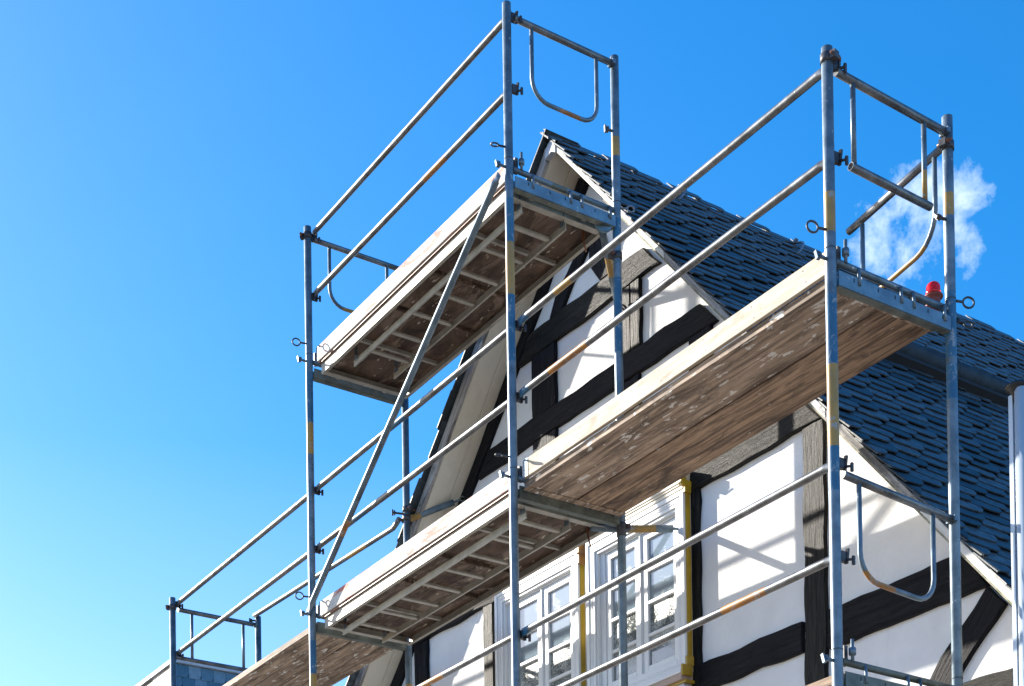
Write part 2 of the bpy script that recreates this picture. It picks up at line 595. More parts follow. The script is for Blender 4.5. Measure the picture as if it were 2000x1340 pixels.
# roof boarding under the slates
b = MB()
b.prism([(ER, zR(ER) - 0.03), (ER, zR(ER) - 0.06), (UA, zR(UA) - 0.06), (UA, zR(UA) - 0.03)], 'y', VF + 0.005, DEPTH + 0.3, M['black_wood'])
b.build('roof_boarding', house)
b = MB()
b.prism([(EL, zL(EL) - 0.03), (UA - 0.02, zL(UA - 0.02) - 0.03), (UA - 0.02, zL(UA - 0.02) - 0.06), (EL, zL(EL) - 0.06)], 'y', VF + 0.005, DEPTH + 0.3, M['black_wood'])
b.build('roof_boarding', house)
# left roof plane (facing away from the camera)
b = MB()
b.prism([(EL, zL(EL) - 0.028), (UA - 0.03, zL(UA - 0.03) - 0.028), (UA - 0.03, zL(UA - 0.03) - 0.004), (EL, zL(EL) - 0.004)], 'y', -0.05, DEPTH + 0.3, M['slate'])
b.build('roof_covering', house)


# beams, each in its own frame so that the grain runs along it
def beam(name, poly, mat, v0=-0.035, v1=0.02, wob=0.010, along=None):
    """poly in house (u,z); along = grain direction (du,dz)"""
    cu = sum(p[0] for p in poly) / len(poly); cz = sum(p[1] for p in poly) / len(poly)
    a = math.atan2(along[1], along[0])
    ca, sa = math.cos(a), math.sin(a)
    pts = []
    n = len(poly)
    for i in range(n):
        p, q = poly[i], poly[(i + 1) % n]
        d = math.hypot(q[0] - p[0], q[1] - p[1])
        k = max(1, int(d / 0.09))
        for j in range(k):
            t = j / k
            x = p[0] + (q[0] - p[0]) * t; z = p[1] + (q[1] - p[1]) * t
            if j:
                nx, nz = -(q[1] - p[1]) / d, (q[0] - p[0]) / d
                w = noise.noise(Vector((x * 4.0, z * 4.0, 3.1 + i * 7))) * wob * 2
                x += nx * w; z += nz * w
            dx, dz = x - cu, z - cz
            pts.append((dx * ca + dz * sa, -dx * sa + dz * ca))
    bb = MB()
    bb.prism(pts, 'y', v0, v1, mat)
    o = bb.build(name, house)
    o.location = (cu, 0, cz)
    o.rotation_euler = (0, -a, 0)
    bevel(o, 0.006, 1)
    return o


BK, BG = M['beam'], M['beam_sun_grey']  # one timber in two tones: BK for shaded members, BG for sunlit ones
# upper collar beam (weathered, its sunlit grey painted over the whole length)
beam('collar_beam', [(-0.36, 2.062), (1.03, 2.062), (1.20, 1.876), (-0.52, 1.876)], BG, along=(1, 0))
beam('collar_beam', [(-0.72, 1.392), (1.61, 1.396), (1.775, 1.212), (-1.10, 1.214), (-0.935, 1.392)], BK, -0.036, along=(1, 0))
beam('post', [(-0.335, 1.392), (-0.335, 1.876), (-0.035, 1.876), (-0.035, 1.392)], BK, -0.030, along=(0, 1))
beam('post', [(0.742, 1.396), (0.742, 1.876), (0.868, 1.876), (0.868, 1.396)], BG, -0.030, along=(0, 1))
beam('post', [(0.874, 1.396), (0.874, 1.876), (0.978, 1.876), (0.978, 1.396)], BG, -0.033, along=(0, 1))
beam('post', [(-0.335, 0.35), (-0.335, 1.214), (-0.035, 1.214), (-0.035, 0.35)], BK, -0.030, along=(0, 1))
beam('post', [(0.752, 0.35), (0.752, 1.212), (0.955, 1.212), (0.955, 0.35)], BK, -0.030, along=(0, 1))
beam('post', [(1.487, 0.35), (1.487, 1.212), (1.712, 1.212), (1.712, 0.35)], BK, -0.030, along=(0, 1))
beam('post', [(2.528, -3.2), (2.545, 0.172), (2.728, 0.172), (2.712, -3.2)], BG, -0.030, along=(0, 1))
beam('post', [(1.430, -3.2), (1.438, 0.172), (1.562, 0.172), (1.540, -3.2)], BG, -0.032, along=(0, 1))
beam('post', [(-2.118, -3.2), (-2.118, 0.16), (-1.908, 0.16), (-1.915, -3.2)], BK, -0.030, along=(0, 1))
beam('post', [(-1.055, -3.2), (-1.055, 0.165), (-0.915, 0.165), (-0.918, -3.2)], BG, -0.030, along=(0, 1))
beam('girt_beam', [(1.30, 0.172), (1.30, 0.345), (2.56, 0.345), (2.72, 0.172)], BG, -0.040, along=(1, 0))
beam('girt_beam', [(-2.30, 0.160), (-2.14, 0.345), (1.293, 0.345), (1.293, 0.172), (0.30, 0.168)], BK, -0.037, along=(1, 0))
beam('rail_beam', [(1.550, -1.218), (1.556, -1.028), (2.526, -1.028), (2.520, -1.218)], BK, -0.036, along=(1, 0))
beam('rail_beam', [(2.734, -1.262), (2.738, -1.024), (3.775, -1.024), (3.96, -1.262)], BK, -0.036, along=(1, 0))
beam('brace', [(3.952, -1.262), (4.075, -1.397), (3.764, -1.675), (3.40, -2.10), (3.20, -2.10), (3.557, -1.638), (3.762, -1.439)], BK, -0.033, along=(0.6, 0.75))
beam('rail_beam', [(3.30, -1.93), (3.42, -1.76), (4.35, -1.755), (4.45, -1.93)], BG, -0.030, along=(1, 0))
# gable rafters hugging the soffit
beam('rafter', [(-3.9, sL(-3.9)), (0.30, sL(0.30) - 0.01), (0.40, sL(0.30) - 0.09), (0.24, sL(0.24) - 0.18), (-3.75, sL(-3.75) - 0.185)], BK, -0.034, along=(1, 1.07))
beam('rafter', [(4.8, sR(4.8)), (3.60, sR(3.60) - 0.00), (3.60, sR(3.60) - 0.03), (3.95, sR(3.95) - 0.16), (4.65, sR(4.65) - 0.16)], BK, -0.031, along=(1, -1.14))
# inverted V struts under the apex
beam('strut', [(0.36, 2.50), (0.50, 2.50), (0.114, 2.13), (0.05, 2.062), (-0.10, 2.062), (-0.02, 2.20)], BK, -0.030, along=(0.7, 1))
beam('strut', [(0.44, 2.46), (0.56, 2.38), (0.70, 2.12), (0.71, 2.062), (0.53, 2.062), (0.40, 2.24)], BK, -0.032, along=(0.3, -1))

# soffit boards
def soffit(side, v0, v1, u0, u1, mat):
    bb = MB()
    f = sL if side == 'L' else sR
    n = 0.02
    bb.prism([(u0, f(u0) + 0.004), (u1, f(u1) + 0.004), (u1, f(u1) + 0.004 + n), (u0, f(u0) + 0.004 + n)], 'y', v0, v1, mat)
    o = bb.build('soffit_board', house)
    bevel(o, 0.003)
    return o


soffit('L', -0.298, -0.120, EL, 0.37, M['soffit'])
soffit('L', -0.117, -0.002, EL, 0.36, M['soffit'])
soffit('R', -0.300, -0.160, 0.378, ER, M['soffit'])
soffit('R', -0.157, -0.002, 0.372, ER, M['soffit'])

# barge boards: sections along the verge with open joints
def barge(side, u0, u1, mat, v0=VF, v1=-0.301, low=0.0):
    cu = (u0 + u1) / 2
    f, g_ = (sL, zL) if side == 'L' else (sR, zR)
    cz = f(cu)
    a = math.atan2(f(u1) - f(u0), u1 - u0)
    ca, sa = math.cos(a), math.sin(a)
    tp = 0.012 if side == 'R' else 0.031
    P = [(u0, f(u0) - low), (u1, f(u1) - low), (u1, g_(u1) - tp), (u0, g_(u0) - tp)]
    pts = [((x - cu) * ca + (z - cz) * sa, -(x - cu) * sa + (z - cz) * ca) for x, z in P]
    bb = MB(); bb.prism(pts, 'y', v0, v1, mat)
    o = bb.build('barge_board', house); o.location = (cu, 0, cz); o.rotation_euler = (0, -a, 0)
    bevel(o, 0.003)
    return o


for a0, a1, mm in ((0.425, 1.60, 'barge_white'), (1.605, 2.52, 'barge_grey'), (2.525, 3.04, 'barge_white'), (3.045, 3.74, 'barge_grey'), (3.745, ER, 'barge_white')):  # grey sections carry painted shade as well as flaking
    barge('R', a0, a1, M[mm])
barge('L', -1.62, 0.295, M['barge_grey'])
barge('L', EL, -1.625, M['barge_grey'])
# mossy lower batten behind the right barge board
for a0, a1 in ((0.95, 2.35), (2.355, 3.6), (3.605, ER)):
    o = barge('R', a0, a1, M['moss'], -0.3295, -0.301, 0.0)
    bpy.data.objects.remove(o)
    bb = MB()
    bb.prism([(a0, sR(a0) - 0.022), (a1, sR(a1) - 0.022), (a1, sR(a1) + 0.002), (a0, sR(a0) + 0.002)], 'y', -0.318, -0.285, M['moss'])
    bb.build('verge_batten', house)
# metal apex piece
b = MB()
b.prism([(0.300, 2.965), (0.372, 2.985), (0.423, 2.955), (0.423, 3.0), (0.37, 3.075), (0.297, 3.03)], 'y', -0.338, -0.299, M['lead'])
b.build('apex_plate', house)

# windows --------------------------------------------------------------
def window(u0):
    W_, Z0, Z1 = 1.09, -1.06, 0.17
    wroot = MB()
    WW = M['win_white']

    def ring(bb, i0, i1, v0, v1, mat=WW):
        a0, a1 = u0 + i0, u0 + W_ - i0
        c0, c1 = u0 + i1, u0 + W_ - i1
        zz0, zz1 = Z0 + i0, Z1 - i0
        y0, y1 = Z0 + i1, Z1 - i1
        bb.box((a0, v0, zz0), (c0, v1, zz1), mat)
        bb.box((c1, v0, zz0), (a1, v1, zz1), mat)
        bb.box((c0, v0, zz0), (c1, v1, y0), mat)
        bb.box((c0, v0, y1), (c1, v1, zz1), mat)
    b1 = MB()
    ring(b1, 0.0, 0.034, -0.100, -0.002)
    ring(b1, 0.0345, 0.052, -0.093, -0.003)
    ring(b1, 0.0525, 0.066, -0.0925, -0.004)
    ring(b1, 0.0665, 0.092, -0.090, -0.005)
    ring(b1, 0.0925, 0.112, -0.078, -0.006)
    win = b1.build('window', house)
    bevel(win, 0.003)
    # flat inner lining
    b2 = MB()
    zt, zb = 0.045, -0.945
    b2.box((u0 + 0.1125, -0.052, -0.9475), (u0 + 0.168, -0.008, Z1 - 0.1125), WW)
    b2.box((u0 + 0.962, -0.052, -0.9475), (u0 + 0.9775, -0.008, Z1 - 0.1125), WW)
    b2.box((u0 + 0.168, -0.052, zt), (u0 + 0.962, -0.008, Z1 - 0.1125), WW)
    b2.box((u0 + 0.555, -0.050, -0.9475), (u0 + 0.583, -0.008, zt), WW)
    b2.box((u0 + 0.563, -0.056, -0.9475), (u0 + 0.575, -0.0505, zt), WW)
    o = b2.build('frame', win); bevel(o, 0.002)
    # head cornice: stepped mouldings
    b3 = MB()
    for k, (z0, z1, vv) in enumerate(((0.171, 0.197, -0.104), (0.197, 0.212, -0.110), (0.212, 0.243, -0.116), (0.243, 0.262, -0.126), (0.262, 0.30, -0.134))):
        b3.box((u0 - 0.004 - k * 0.002, vv, z0), (u0 + W_ + 0.004 + k * 0.002, -0.041, z1), M['win_cream'])
    o = b3.build('cornice', win); bevel(o, 0.004, 2)
    # sill and the board beneath
    b4 = MB()
    b4.box((u0 - 0.02, -0.150, -1.085), (u0 + W_ + 0.006, -0.037, -1.061), WW)
    o = b4.build('sill', win); bevel(o, 0.004)
    b4 = MB(); b4.box((u0 - 0.015, -0.14, -1.125), (u0 + W_ + 0.002, -0.038, -1.087), M['pink_board']); b4.build('sill_board', win)
    b4 = MB(); b4.box((u0 - 0.015, -0.118, -1.145), (u0 + W_ + 0.02, -0.037, -1.127), M['seal_yellow']); b4.build('sealing_strip', win)
    b4 = MB()
    b4.prism([(-0.11, -1.147), (-0.037, -1.147), (-0.037, -1.26), (-0.055, -1.26)], 'x', u0 + 0.0, u0 + W_ - 0.01, M['lead'])
    b4.build('apron_flashing', win)
    # yellow strips at the sides
    b5 = MB(); b5.box((u0 + W_ + 0.001, -0.082, -1.06), (u0 + W_ + 0.009, -0.043, 0.16), M['seal_yellow']); b5.build('sealing_strip', win)
    # sashes
    for s0 in (0.170, 0.585):
        s1 = s0 + 0.383
        fr = 0.052
        b6 = MB()
        za, zb_ = zt - 0.002, -0.945
        b6.box((u0 + s0, -0.044, zb_), (u0 + s0 + fr, -0.012, za), WW)
        b6.box((u0 + s1 - fr, -0.044, zb_), (u0 + s1, -0.012, za), WW)
        b6.box((u0 + s0 + fr, -0.044, za - 0.05), (u0 + s1 - fr, -0.012, za), WW)
        b6.box((u0 + s0 + fr, -0.044, zb_), (u0 + s1 - fr, -0.012, zb_ + 0.05), WW)
        sash = b6.build('sash', win); bevel(sash, 0.003)
        # three glazing bars, four panes
        lo, hi = zb_ + 0.05, za - 0.05
        n = 4; barh = 0.026
        ph = (hi - lo - 3 * barh) / n
        for k in range(n):
            p0 = lo + k * (ph + barh)
            b7 = MB()
            b7.box((u0 + s0 + fr - 0.004, -0.024, p0 - 0.003), (u0 + s1 - fr + 0.004, -0.018, p0 + ph + 0.003), M['pane_clear'] if k in (3, 2) else M['pane_frost'])
            pane = b7.build('pane', win)
            pane.rotation_euler = (random.uniform(-.004, .004), 0, random.uniform(-.002, .002))
            if k < n - 1:
                b8 = MB()
                b8.box((u0 + s0 + fr - 0.002, -0.042, p0 + ph), (u0 + s1 - fr + 0.002, -0.012, p0 + ph + barh), WW)
                o = b8.build('glazing_bar', win); bevel(o, 0.004)
    return win


w1 = window(-0.785)
w2 = window(0.400)
# yellow clip at the head of the right window
b = MB()
b.box((1.492, -0.135, 0.185), (1.515, -0.045, 0.225), M['seal_yellow'])
b.box((1.493, -0.10, 0.145), (1.512, -0.045, 0.185), M['seal_yellow'])
b.box((1.495, -0.145, 0.225), (1.508, -0.085, 0.275), M['seal_yellow'])
b.tube([(1.40, -0.17, 0.232), (1.50, -0.16, 0.232)], 0.006, M['steel'], 8)
b.build('yellow_clip', w2)
b = MB()
b.box((0.309, -0.12, 0.12), (0.345, -0.045, 0.18), M['orange_band'])
b.box((0.309, -0.11, 0.05), (0.335, -0.045, 0.12), M['orange_band'])
b.build('foam_patch', w1)
b = MB()
b.box((1.500, -0.11, -1.03), (1.520, -0.05, -0.97), M['seal_yellow'])
b.box((1.500, -0.15, -1.10), (1.516, -0.06, -1.03), M['seal_yellow'])
b.build('yellow_clip', w2)

# slates -----------------------------------------------------------------
ev = Vector((0, 1, 0))
ed = Vector((1, 0, -1.140)).normalized()
en = Vector((1.140, 0, 1)).normalized()
TL = R(15)
cdir = ev * math.cos(TL) + ed * math.sin(TL)
qdir = ed * math.cos(TL) - ev * math.sin(TL)
SW, SH = 0.220, 0.152


def slate_mesh(seed, W_=SW, H_=SH, pointed=0.0):
    rnd = random.Random(seed)
    w = W_ * 1.16
    j = lambda a: rnd.uniform(-a, a)
    out = [(-0.02, -0.45 * H_), (w, -0.45 * H_), (w - 0.004 + j(.006), 0.02 * H_), (w - 0.006 + j(.004), 0.36 * H_), (w - 0.030 + j(.005), 0.68 * H_),
           (w - 0.072 + j(.006), 0.92 * H_), (w - 0.12 + j(.006), 1.0 * H_), (w * 0.3, H_ * 1.0 + j(.004)), (-0.02, H_ * 0.97 + j(.003))]
    v = []; f = []
    def hgt(p, q): return -0.012 + 0.014 * (q / H_) + 0.015 * (p / w)
    k = len(out)
    for p, q in out:
        v.append((p, q, hgt(p, q)))
    for p, q in out:
        v.append((p, q, hgt(p, q) - 0.008))
    f.append(list(range(k)))
    f.append(list(range(k, 2 * k))[::-1])
    for i in range(k):
        i2 = (i + 1) % k
        f.append([i, k + i, k + i2, i2])
    return v, f


SV = [slate_mesh(s) for s in range(7)]
SME = []
for i, (v, f) in enumerate(SV):
    me = bpy.data.meshes.new('slate')
    me.from_pydata(v, [], [q[::-1] for q in f]); me.materials.append(M['slate']); me.update()
    SME.append(me)
origin = Vector((UA, -0.37, zR(UA))) + en * 0.020


def slate_frame(p, q):
    o = origin + cdir * p + qdir * q
    return o


allsl = []
rndS = random.Random(3)
slopeL = (ER - UA) * 1.5164
ncourse = int((slopeL + 9 * math.sin(TL)) / SH) + 14
for c in range(-46, ncourse):
    jog = rndS.uniform(0, SW)
    for i in range(-12, 46):
        p = i * SW + jog + rndS.uniform(-.008, .008); q = c * SH
        o = slate_frame(p, q)
        tip = o + cdir * SW * 0.9 + qdir * SH * 0.5
        d = (tip - origin).dot(ed); vv = tip.y
        if d < -0.02 or d > slopeL or vv < -0.345 or vv > 8.2:
            continue
        # keep the strip under the gutter pipe free
        allsl.append((o, tip, c, i))
# slates wider than the verge line are slid back so that only their noses pass it
sl = []
for o, tip, c, i in allsl:
    over = (-0.355) - o.y
    tipw = H(*tip)
    x, y = pix(tipw)
    vis = -20 < x < 2020 and -20 < y < 1360
    dist = (tipw - CAM).length
    sl.append((0 if vis else 1, dist, o, tip, over, x, y))
# the part of the right slope seen between verge and picture edge, nearest first
sl.sort(key=lambda t: (t[0], t[1]))
stuffV, stuffF = [], []
cnt = 0


def slate_matrix(o, rs):
    X = Matrix((cdir, qdir, en)).transposed().to_4x4()
    X.translation = o + en * rs.uniform(-.002, .0035)
    return X @ Matrix.Rotation(rs.uniform(-.035, .035), 4, 'Z') @ Matrix.Rotation(rs.uniform(-.012, .012), 4, 'X')


def clip_front(vs):
    """squash anything that passes the verge too far back to its irregular line"""
    out = []
    for p in vs:
        if p.y < -0.346:
            s_ = (-0.346 - p.y)
            p = p + cdir * (s_ / cdir.y) * 0.96
        out.append(p)
    return out


for k_, dist, o, tip, over, x, y in sl:
    X = slate_matrix(o, rndS)
    vi = rndS.randrange(7)
    if k_ == 0 and cnt < 272 and dist > 0:
        if over > 0.03:
            me = bpy.data.meshes.new('slate')
            vv = clip_front([X @ Vector(p) for p in SV[vi][0]])
            loc = vv[0].copy()
            me.from_pydata([tuple(p - loc) for p in vv], [], [q[::-1] for q in SV[vi][1]]); me.materials.append(M['slate']); me.update()
            ob = bpy.data.objects.new('slate', me)
            ob.location = loc
        else:
            ob = bpy.data.objects.new('slate', SME[vi])
            ob.matrix_local = X
        COL.objects.link(ob); ob.parent = house
        if over <= 0.03:
            ob.matrix_local = X
        cnt += 1
    else:
        vv = clip_front([X @ Vector(p) for p in SV[vi][0]])
        n0 = len(stuffV)
        stuffV += [tuple(p) for p in vv]
        stuffF += [[n0 + a for a in q[::-1]] for q in SV[vi][1]]
me = bpy.data.meshes.new('slate_field')
me.from_pydata(stuffV, [], stuffF); me.materials.append(M['slate']); me.update()
ob = bpy.data.objects.new('slate_field', me); COL.objects.link(ob); ob.parent = house
ob['kind'] = 'stuff'

# verge slates of the left slope, seen from below along the gable edge
eld = Vector((-1, 0, -1.074)).normalized()
eln = Vector((-1.074, 0, 1)).normalized()
for k in range(25):
    d0 = k * 0.235
    w = 0.30
    jv = rndS.uniform(-.012, .012)
    P = []
    o = Vector((UA - 0.01, -0.385 + jv, zL(UA - 0.01))) + eld * d0
    n = 10
    prof = [(0, 0.0), (0.25, -0.004), (0.262, 0.012), (0.28, 0.05), (0.285, 0.30), (-0.05, 0.30), (-0.05, 0.0)]
    vs = []
    for hh in (0.004, -0.006):
        for a, bb_ in prof:
            vs.append(tuple(o + eld * a + ev * bb_ + eln * (hh - 0.012 + 0.055 * (a + .05) * 0.5)))
    kk = len(prof)
    fs = [list(range(kk)), list(range(kk, 2 * kk))[::-1]] + [[i, kk + i, kk + (i + 1) % kk, (i + 1) % kk] for i in range(kk)]
    me = bpy.data.meshes.new('slate'); me.from_pydata(vs, [], fs); me.materials.append(M['slate']); me.update()
    ob = bpy.data.objects.new('slate', me); COL.objects.link(ob); ob.parent = house
# ridge slates lapping over the left side
for k in range(34):
    v0 = -0.375 + k * 0.245
    bb = MB()
    t = rndS.uniform(-.006, .006); rw = rndS.uniform(0.05, 0.09)
    P = [Vector((UA + rw, 0, zR(UA + rw) - 0.004 + t)), Vector((UA - 0.035, 0, zR(UA - 0.025) - 0.010 + t)), Vector((UA - 0.035, 0, zR(UA - 0.025) + 0.002 + t)), Vector((UA + rw, 0, zR(UA + rw) + 0.012 + t))]
    bb.prism([(p.x, p.z) for p in P], 'y', v0, v0 + 0.275, M['slate'])
    for q in range(4, 8):
        x_, y_, z_ = bb.v[q]; bb.v[q] = (x_, y_, z_ - 0.012)
    bb.build('ridge_slate', house)

# zinc pipe lying over the slope with a dark board painting the shade beneath it, and roof hooks
b = MB()
gp = Vector((1.90, 0, zR(1.90)))
c0 = gp + en * 0.080
b.tube([(c0.x, 0.95, c0.z), (c0.x, 8.0, c0.z)], 0.070, M['pipe'], 20)
pipe = b.build('gutter_pipe', house)
b = MB()
o0 = gp + ed * 0.02
b.obox((o0 + en * 0.045) + ed * 0.05 + ev * 4.5, ed * 0.085, ev * 3.5, en * 0.03, M['black_wood'])  # dark board added to stand for the black shade under the pipe
b.build('gutter_shade_board', house)
for k in range(9):
    b = MB()
    v = 1.3 + k * 0.8
    b.torus((c0.x, v, c0.z), (0, 1, 0), 0.072, 0.006, M['pipe'], 20, 6)
    b.build('pipe_bracket', pipe)
for (u, v) in ((0.36, 0.86), (0.40, 2.05), (0.45, 3.8)):
    a = Vector((u, v, zR(u))) + en * 0.02
    pts = []
    for k in range(9):
        t = k / 8
        pts.append(a + ed * (0.34 * t) + en * (0.050 * math.sin(PI * min(1, t * 1.1)) + 0.010) - ev * (0.20 * t * t))
    b = MB(); b.tube(pts, 0.009, M['hook'], 8)
    b.obox(pts[0] + en * 0.01, ed * 0.012, ev * 0.012, en * 0.025, M['hook'])
    b.build('roof_hook', house)

# ------------------------------------------------------------------ the scaffold
LB, WB = 2.86, 0.865
AX = {'C': 0.0, 'B': -LB, 'A': -2 * LB, 'D': -3 * LB}
PR = 0.0285
Y_ = M['yellow_band']; O_ = M['orange_band']; B_ = M['blue_band']


def toggle_pin(b, c, d, mat=None, l=0.055, ang=0.0):
    """short stud with a tilted wing nut, pointing along d"""
    mat = mat or M['steel_dark']
    c = Vector(c); d = Vector(d).normalized()
    b.tube([c, c + d * l], 0.009, mat, 8)
    w = Vector((0, 0, 1)); s_ = d.cross(w).normalized()
    w = w * math.cos(ang) + s_ * math.sin(ang)
    b.obox(c + d * l, d * 0.006, w * 0.024, w.cross(d).normalized() * 0.008, mat)
    b.obox(c + d * (l - 0.016), d * 0.007, w * 0.014, w.cross(d).normalized() * 0.014, mat)


def wedge_clip(b, c, sx=1, mat=None):
    """the cast wedge catch that holds a guard rail on a standard"""
    mat = mat or M['steel_dark']
    c = Vector(c)
    b.obox(c + Vector((0.0, 0.030, 0)), (0.012, 0, 0), (0, 0.016, 0), (0, 0, 0.026), mat)
    b.obox(c + Vector((0.010, 0.052, 0.004)), (0.007, 0.002, 0), (0, 0.006, 0.0), (0.006, 0, 0.036), mat)
    b.tube([c + Vector((0.0, 0.045, -0.012)), c + Vector((0.045, 0.062, -0.020))], 0.007, mat, 8)
    b.obox(c + Vector((0.045, 0.062, -0.026)), (0.006, 0, 0), (0, 0.007, 0), (0, 0, 0.022), mat)


def ring_bolt(b, c, d, mat=None, R0=0.030, n=None, tilt=1.0):
    mat = mat or M['steel_dark']
    c = Vector(c); d = Vector(d).normalized()
    b.tube([c, c + d * 0.045], 0.007, mat, 8)
    nn = Vector(n) if n is not None else d.cross(Vector((0, 0, 1)))
    b.torus(c + d * (0.045 + R0), nn, R0, 0.0055, mat, 22, 8, tilt)


def coupler(b, c, axis='z', r=PR, rust=True, d=(1, 0, 0)):
    """band clamp with bolt and nut round a tube"""
    c = Vector(c)
    ax = {'z': Vector((0, 0, 1)), 'y': Vector((0, 1, 0)), 'x': Vector((1, 0, 0))}[axis]
    b.tube([c - ax * 0.022, c + ax * 0.022], r + 0.0055, M['steel_dark'], 16)
    d = Vector(d).normalized(); s_ = ax.cross(d)
    q = c + d * (r + 0.016)
    b.obox(q, d * 0.014, s_ * 0.020, ax * 0.018, M['steel_dark'])
    b.tube([q - s_ * 0.035, q + s_ * 0.05], 0.007, M['rust'] if rust else M['steel'], 8)
    b.tube([q + s_ * 0.022, q + s_ * 0.036], 0.013, M['rust'] if rust else M['steel'], 6)


FR = {
    'C': dict(label='scaffold frame nearest the camera carrying the right end of the timber deck', levels=(0, -2, -4), top=(1.070, 1.030),
              bo=[(0.34, 0.14, Y_), (-0.17, -0.52, B_), (-0.52, -0.93, Y_), (-0.93, -1.15, B_), (-2.25, -2.5, B_)],
              bi=[(0.10, -0.25, B_), (-0.28, -0.47, B_), (0.62, 0.50, Y_)]),
    'B': dict(label='tall scaffold frame in the middle crossing in front of the gable peak', levels=(2, 0, -2, -4), top=(3.075, 3.050),
              bo=[(1.80, 1.52, B_), (1.52, 1.18, Y_), (1.18, 0.75, B_), (-2.3, -2.6, Y_)],
              bi=[(2.50, 2.37, Y_), (1.95, 1.80, B_), (1.55, 1.05, B_)]),
    'A': dict(label='scaffold frame at the left end of the uppermost deck standing against the sky', levels=(2, 0, -2, -4), top=(3.075, 2.0),
              bo=[(1.92, 1.52, B_), (1.52, 1.27, Y_), (-0.46, -0.7, Y_), (-0.2, -0.46, B_)],
              bi=[(-0.4, -0.6, Y_)]),
    'D': dict(label='farthest scaffold frame low at the left above the slate-clad neighbour', levels=(0, -2, -4), top=(1.052, 1.038), bo=[], bi=[]),
}
frames = {}
for k in ('C', 'B', 'A', 'D'):
    F_ = FR[k]; X = AX[k]
    fr = thing('scaffold_frame', (X, WB / 2, GZ), F_['label'], 'scaffold frame', 'upright frames of the scaffold')
    frames[k] = fr
    off = (X, WB / 2, GZ)
    for yy, top, bands, lean in ((0, F_['top'][0], F_['bo'], 0.0), (WB, F_['top'][1], F_['bi'], 0.0)):
        b = MB()
        z0 = GZ + 0.03
        bd = [(min(a, c) - z0, max(a, c) - z0, mm) for a, c, mm in bands]
        b.tube([(X, yy, z0), (X, yy, top)], PR, M['steel'], 22, bd)
        st = b.build('standard', fr, off)
        # joint collars above the transoms
        for lv in F_['levels']:
            if lv + 0.1 < top:
                b = MB()
                b.tube([(X, yy, lv + 0.060), (X, yy, lv + 0.064)], PR + 0.0015, M['steel_dark'], 20)
                b.build('joint_collar', st, off)
        b = MB()
        b.box((X - 0.075, yy - 0.075, GZ + 0.002), (X + 0.075, yy + 0.075, GZ + 0.03), M['steel'])
        b.build('base_plate', st, off)
    for lv in F_['levels']:
        # toe-board retaining tube above, U section below
        b = MB()
        bd = [(0.30, 0.42, M['steel_green'])]
        if k == 'C' and lv == 0: bd = [(0.46, 0.72, M['orange_band'])] and []
        b.tube([(X, PR, lv + 0.010), (X, WB - PR, lv + 0.004)], 0.0175, M['steel'] if k != 'C' or lv == 0 else M['steel_green'], 16, bd)
        for yy in (0.17, 0.47, 0.56, 0.79):
            b.tube([(X + 0.030, yy, lv - 0.085), (X + 0.024, yy, lv + 0.004)], 0.0085, M['steel'], 8)
        b.build('retaining_tube', fr, off)
        b = MB()
        mt = M['steel_blue'] if (k in 'BC' and lv == F_['levels'][0]) else M['steel_green']
        y0, y1 = PR + 0.002, WB - PR - 0.002
        b.box((X + 0.022, y0, lv - 0.120), (X + 0.027, y1, lv - 0.046), mt)
        b.box((X - 0.027, y0, lv - 0.120), (X - 0.022, y1, lv - 0.046), mt)
        b.box((X - 0.022, y0, lv - 0.125), (X + 0.022, y1, lv - 0.115), M['steel_green'])
        for yy in (0.13, 0.30, 0.42, 0.66, 0.77):
            b.box((X + 0.0272, yy, lv - 0.078), (X + 0.0278, yy + 0.008, lv - 0.058), M['black'])
            b.box((X - 0.0278, yy, lv - 0.078), (X - 0.0272, yy + 0.008, lv - 0.058), M['black'])
        b.build('u_section', fr, off)
        # stud with nut above the outer end, stub pin outwards
        b = MB()
        b.tube([(X + 0.02, 0.085, lv + 0.01), (X + 0.02, 0.085, lv + 0.125)], 0.009, M['steel'], 10)
        b.tube([(X + 0.02, 0.085, lv + 0.045), (X + 0.02, 0.085, lv + 0.080)], 0.019, M['steel'], 6)
        b.obox((X - 0.01, 0.060, lv + 0.045), (0.010, 0, 0), (0, 0.012, 0), (0, 0, 0.05), M['steel_dark'])
        b.build('clamp_stud', fr, off)
        b = MB()
        toggle_pin(b, (X, -PR, lv + 0.005), (0, -1, 0), M['steel'], 0.065, 0.3)
        b.build('toggle_pin', fr, off)
        if lv >= 0:
            b = MB()
            sgn = {'C': 0.152, 'B': 0.135, 'A': 0.145, 'D': 0.14}[k]
            ring_bolt(b, (X, -PR, lv + sgn), (-0.25, -1, 0), R0=0.030 if k != 'B' else 0.024,
                      n=(1, -0.3, 0.1) if k != 'B' else (0.2, 0, 1))
            b.build('ring_bolt', fr, off)
    # wedge catches for the guard rails
    for lv in F_['levels']:
        for dz in (1.0, 0.535):
            if lv + dz < F_['top'][0]:
                b = MB(); wedge_clip(b, (X, PR - 0.012, lv + dz)); b.build('wedge_catch', fr, off)
    b = MB()
    if k == 'C':
        ring_bolt(b, (X + 0.01, WB + PR, 0.06), (0.35, 1, 0), n=(0.9, -0.5, 0.1))
        b.build('ring_bolt', fr, off)
        b = MB(); ring_bolt(b, (X + 0.01, WB + PR, -0.045), (0.4, 1, -0.2), n=(0.9, -0.3, 0.5), R0=0.026)
        b.build('ring_bolt', fr, off)
        b = MB(); toggle_pin(b, (X, WB - PR, 0.48), (-0.3, -1, 0.12), None, 0.055, 0.8); b.build('toggle_pin', fr, off)
        b = MB(); coupler(b, (X, WB, 0.875), 'z', PR, True, (0.2, -1, 0)); b.build('coupler', fr, off)
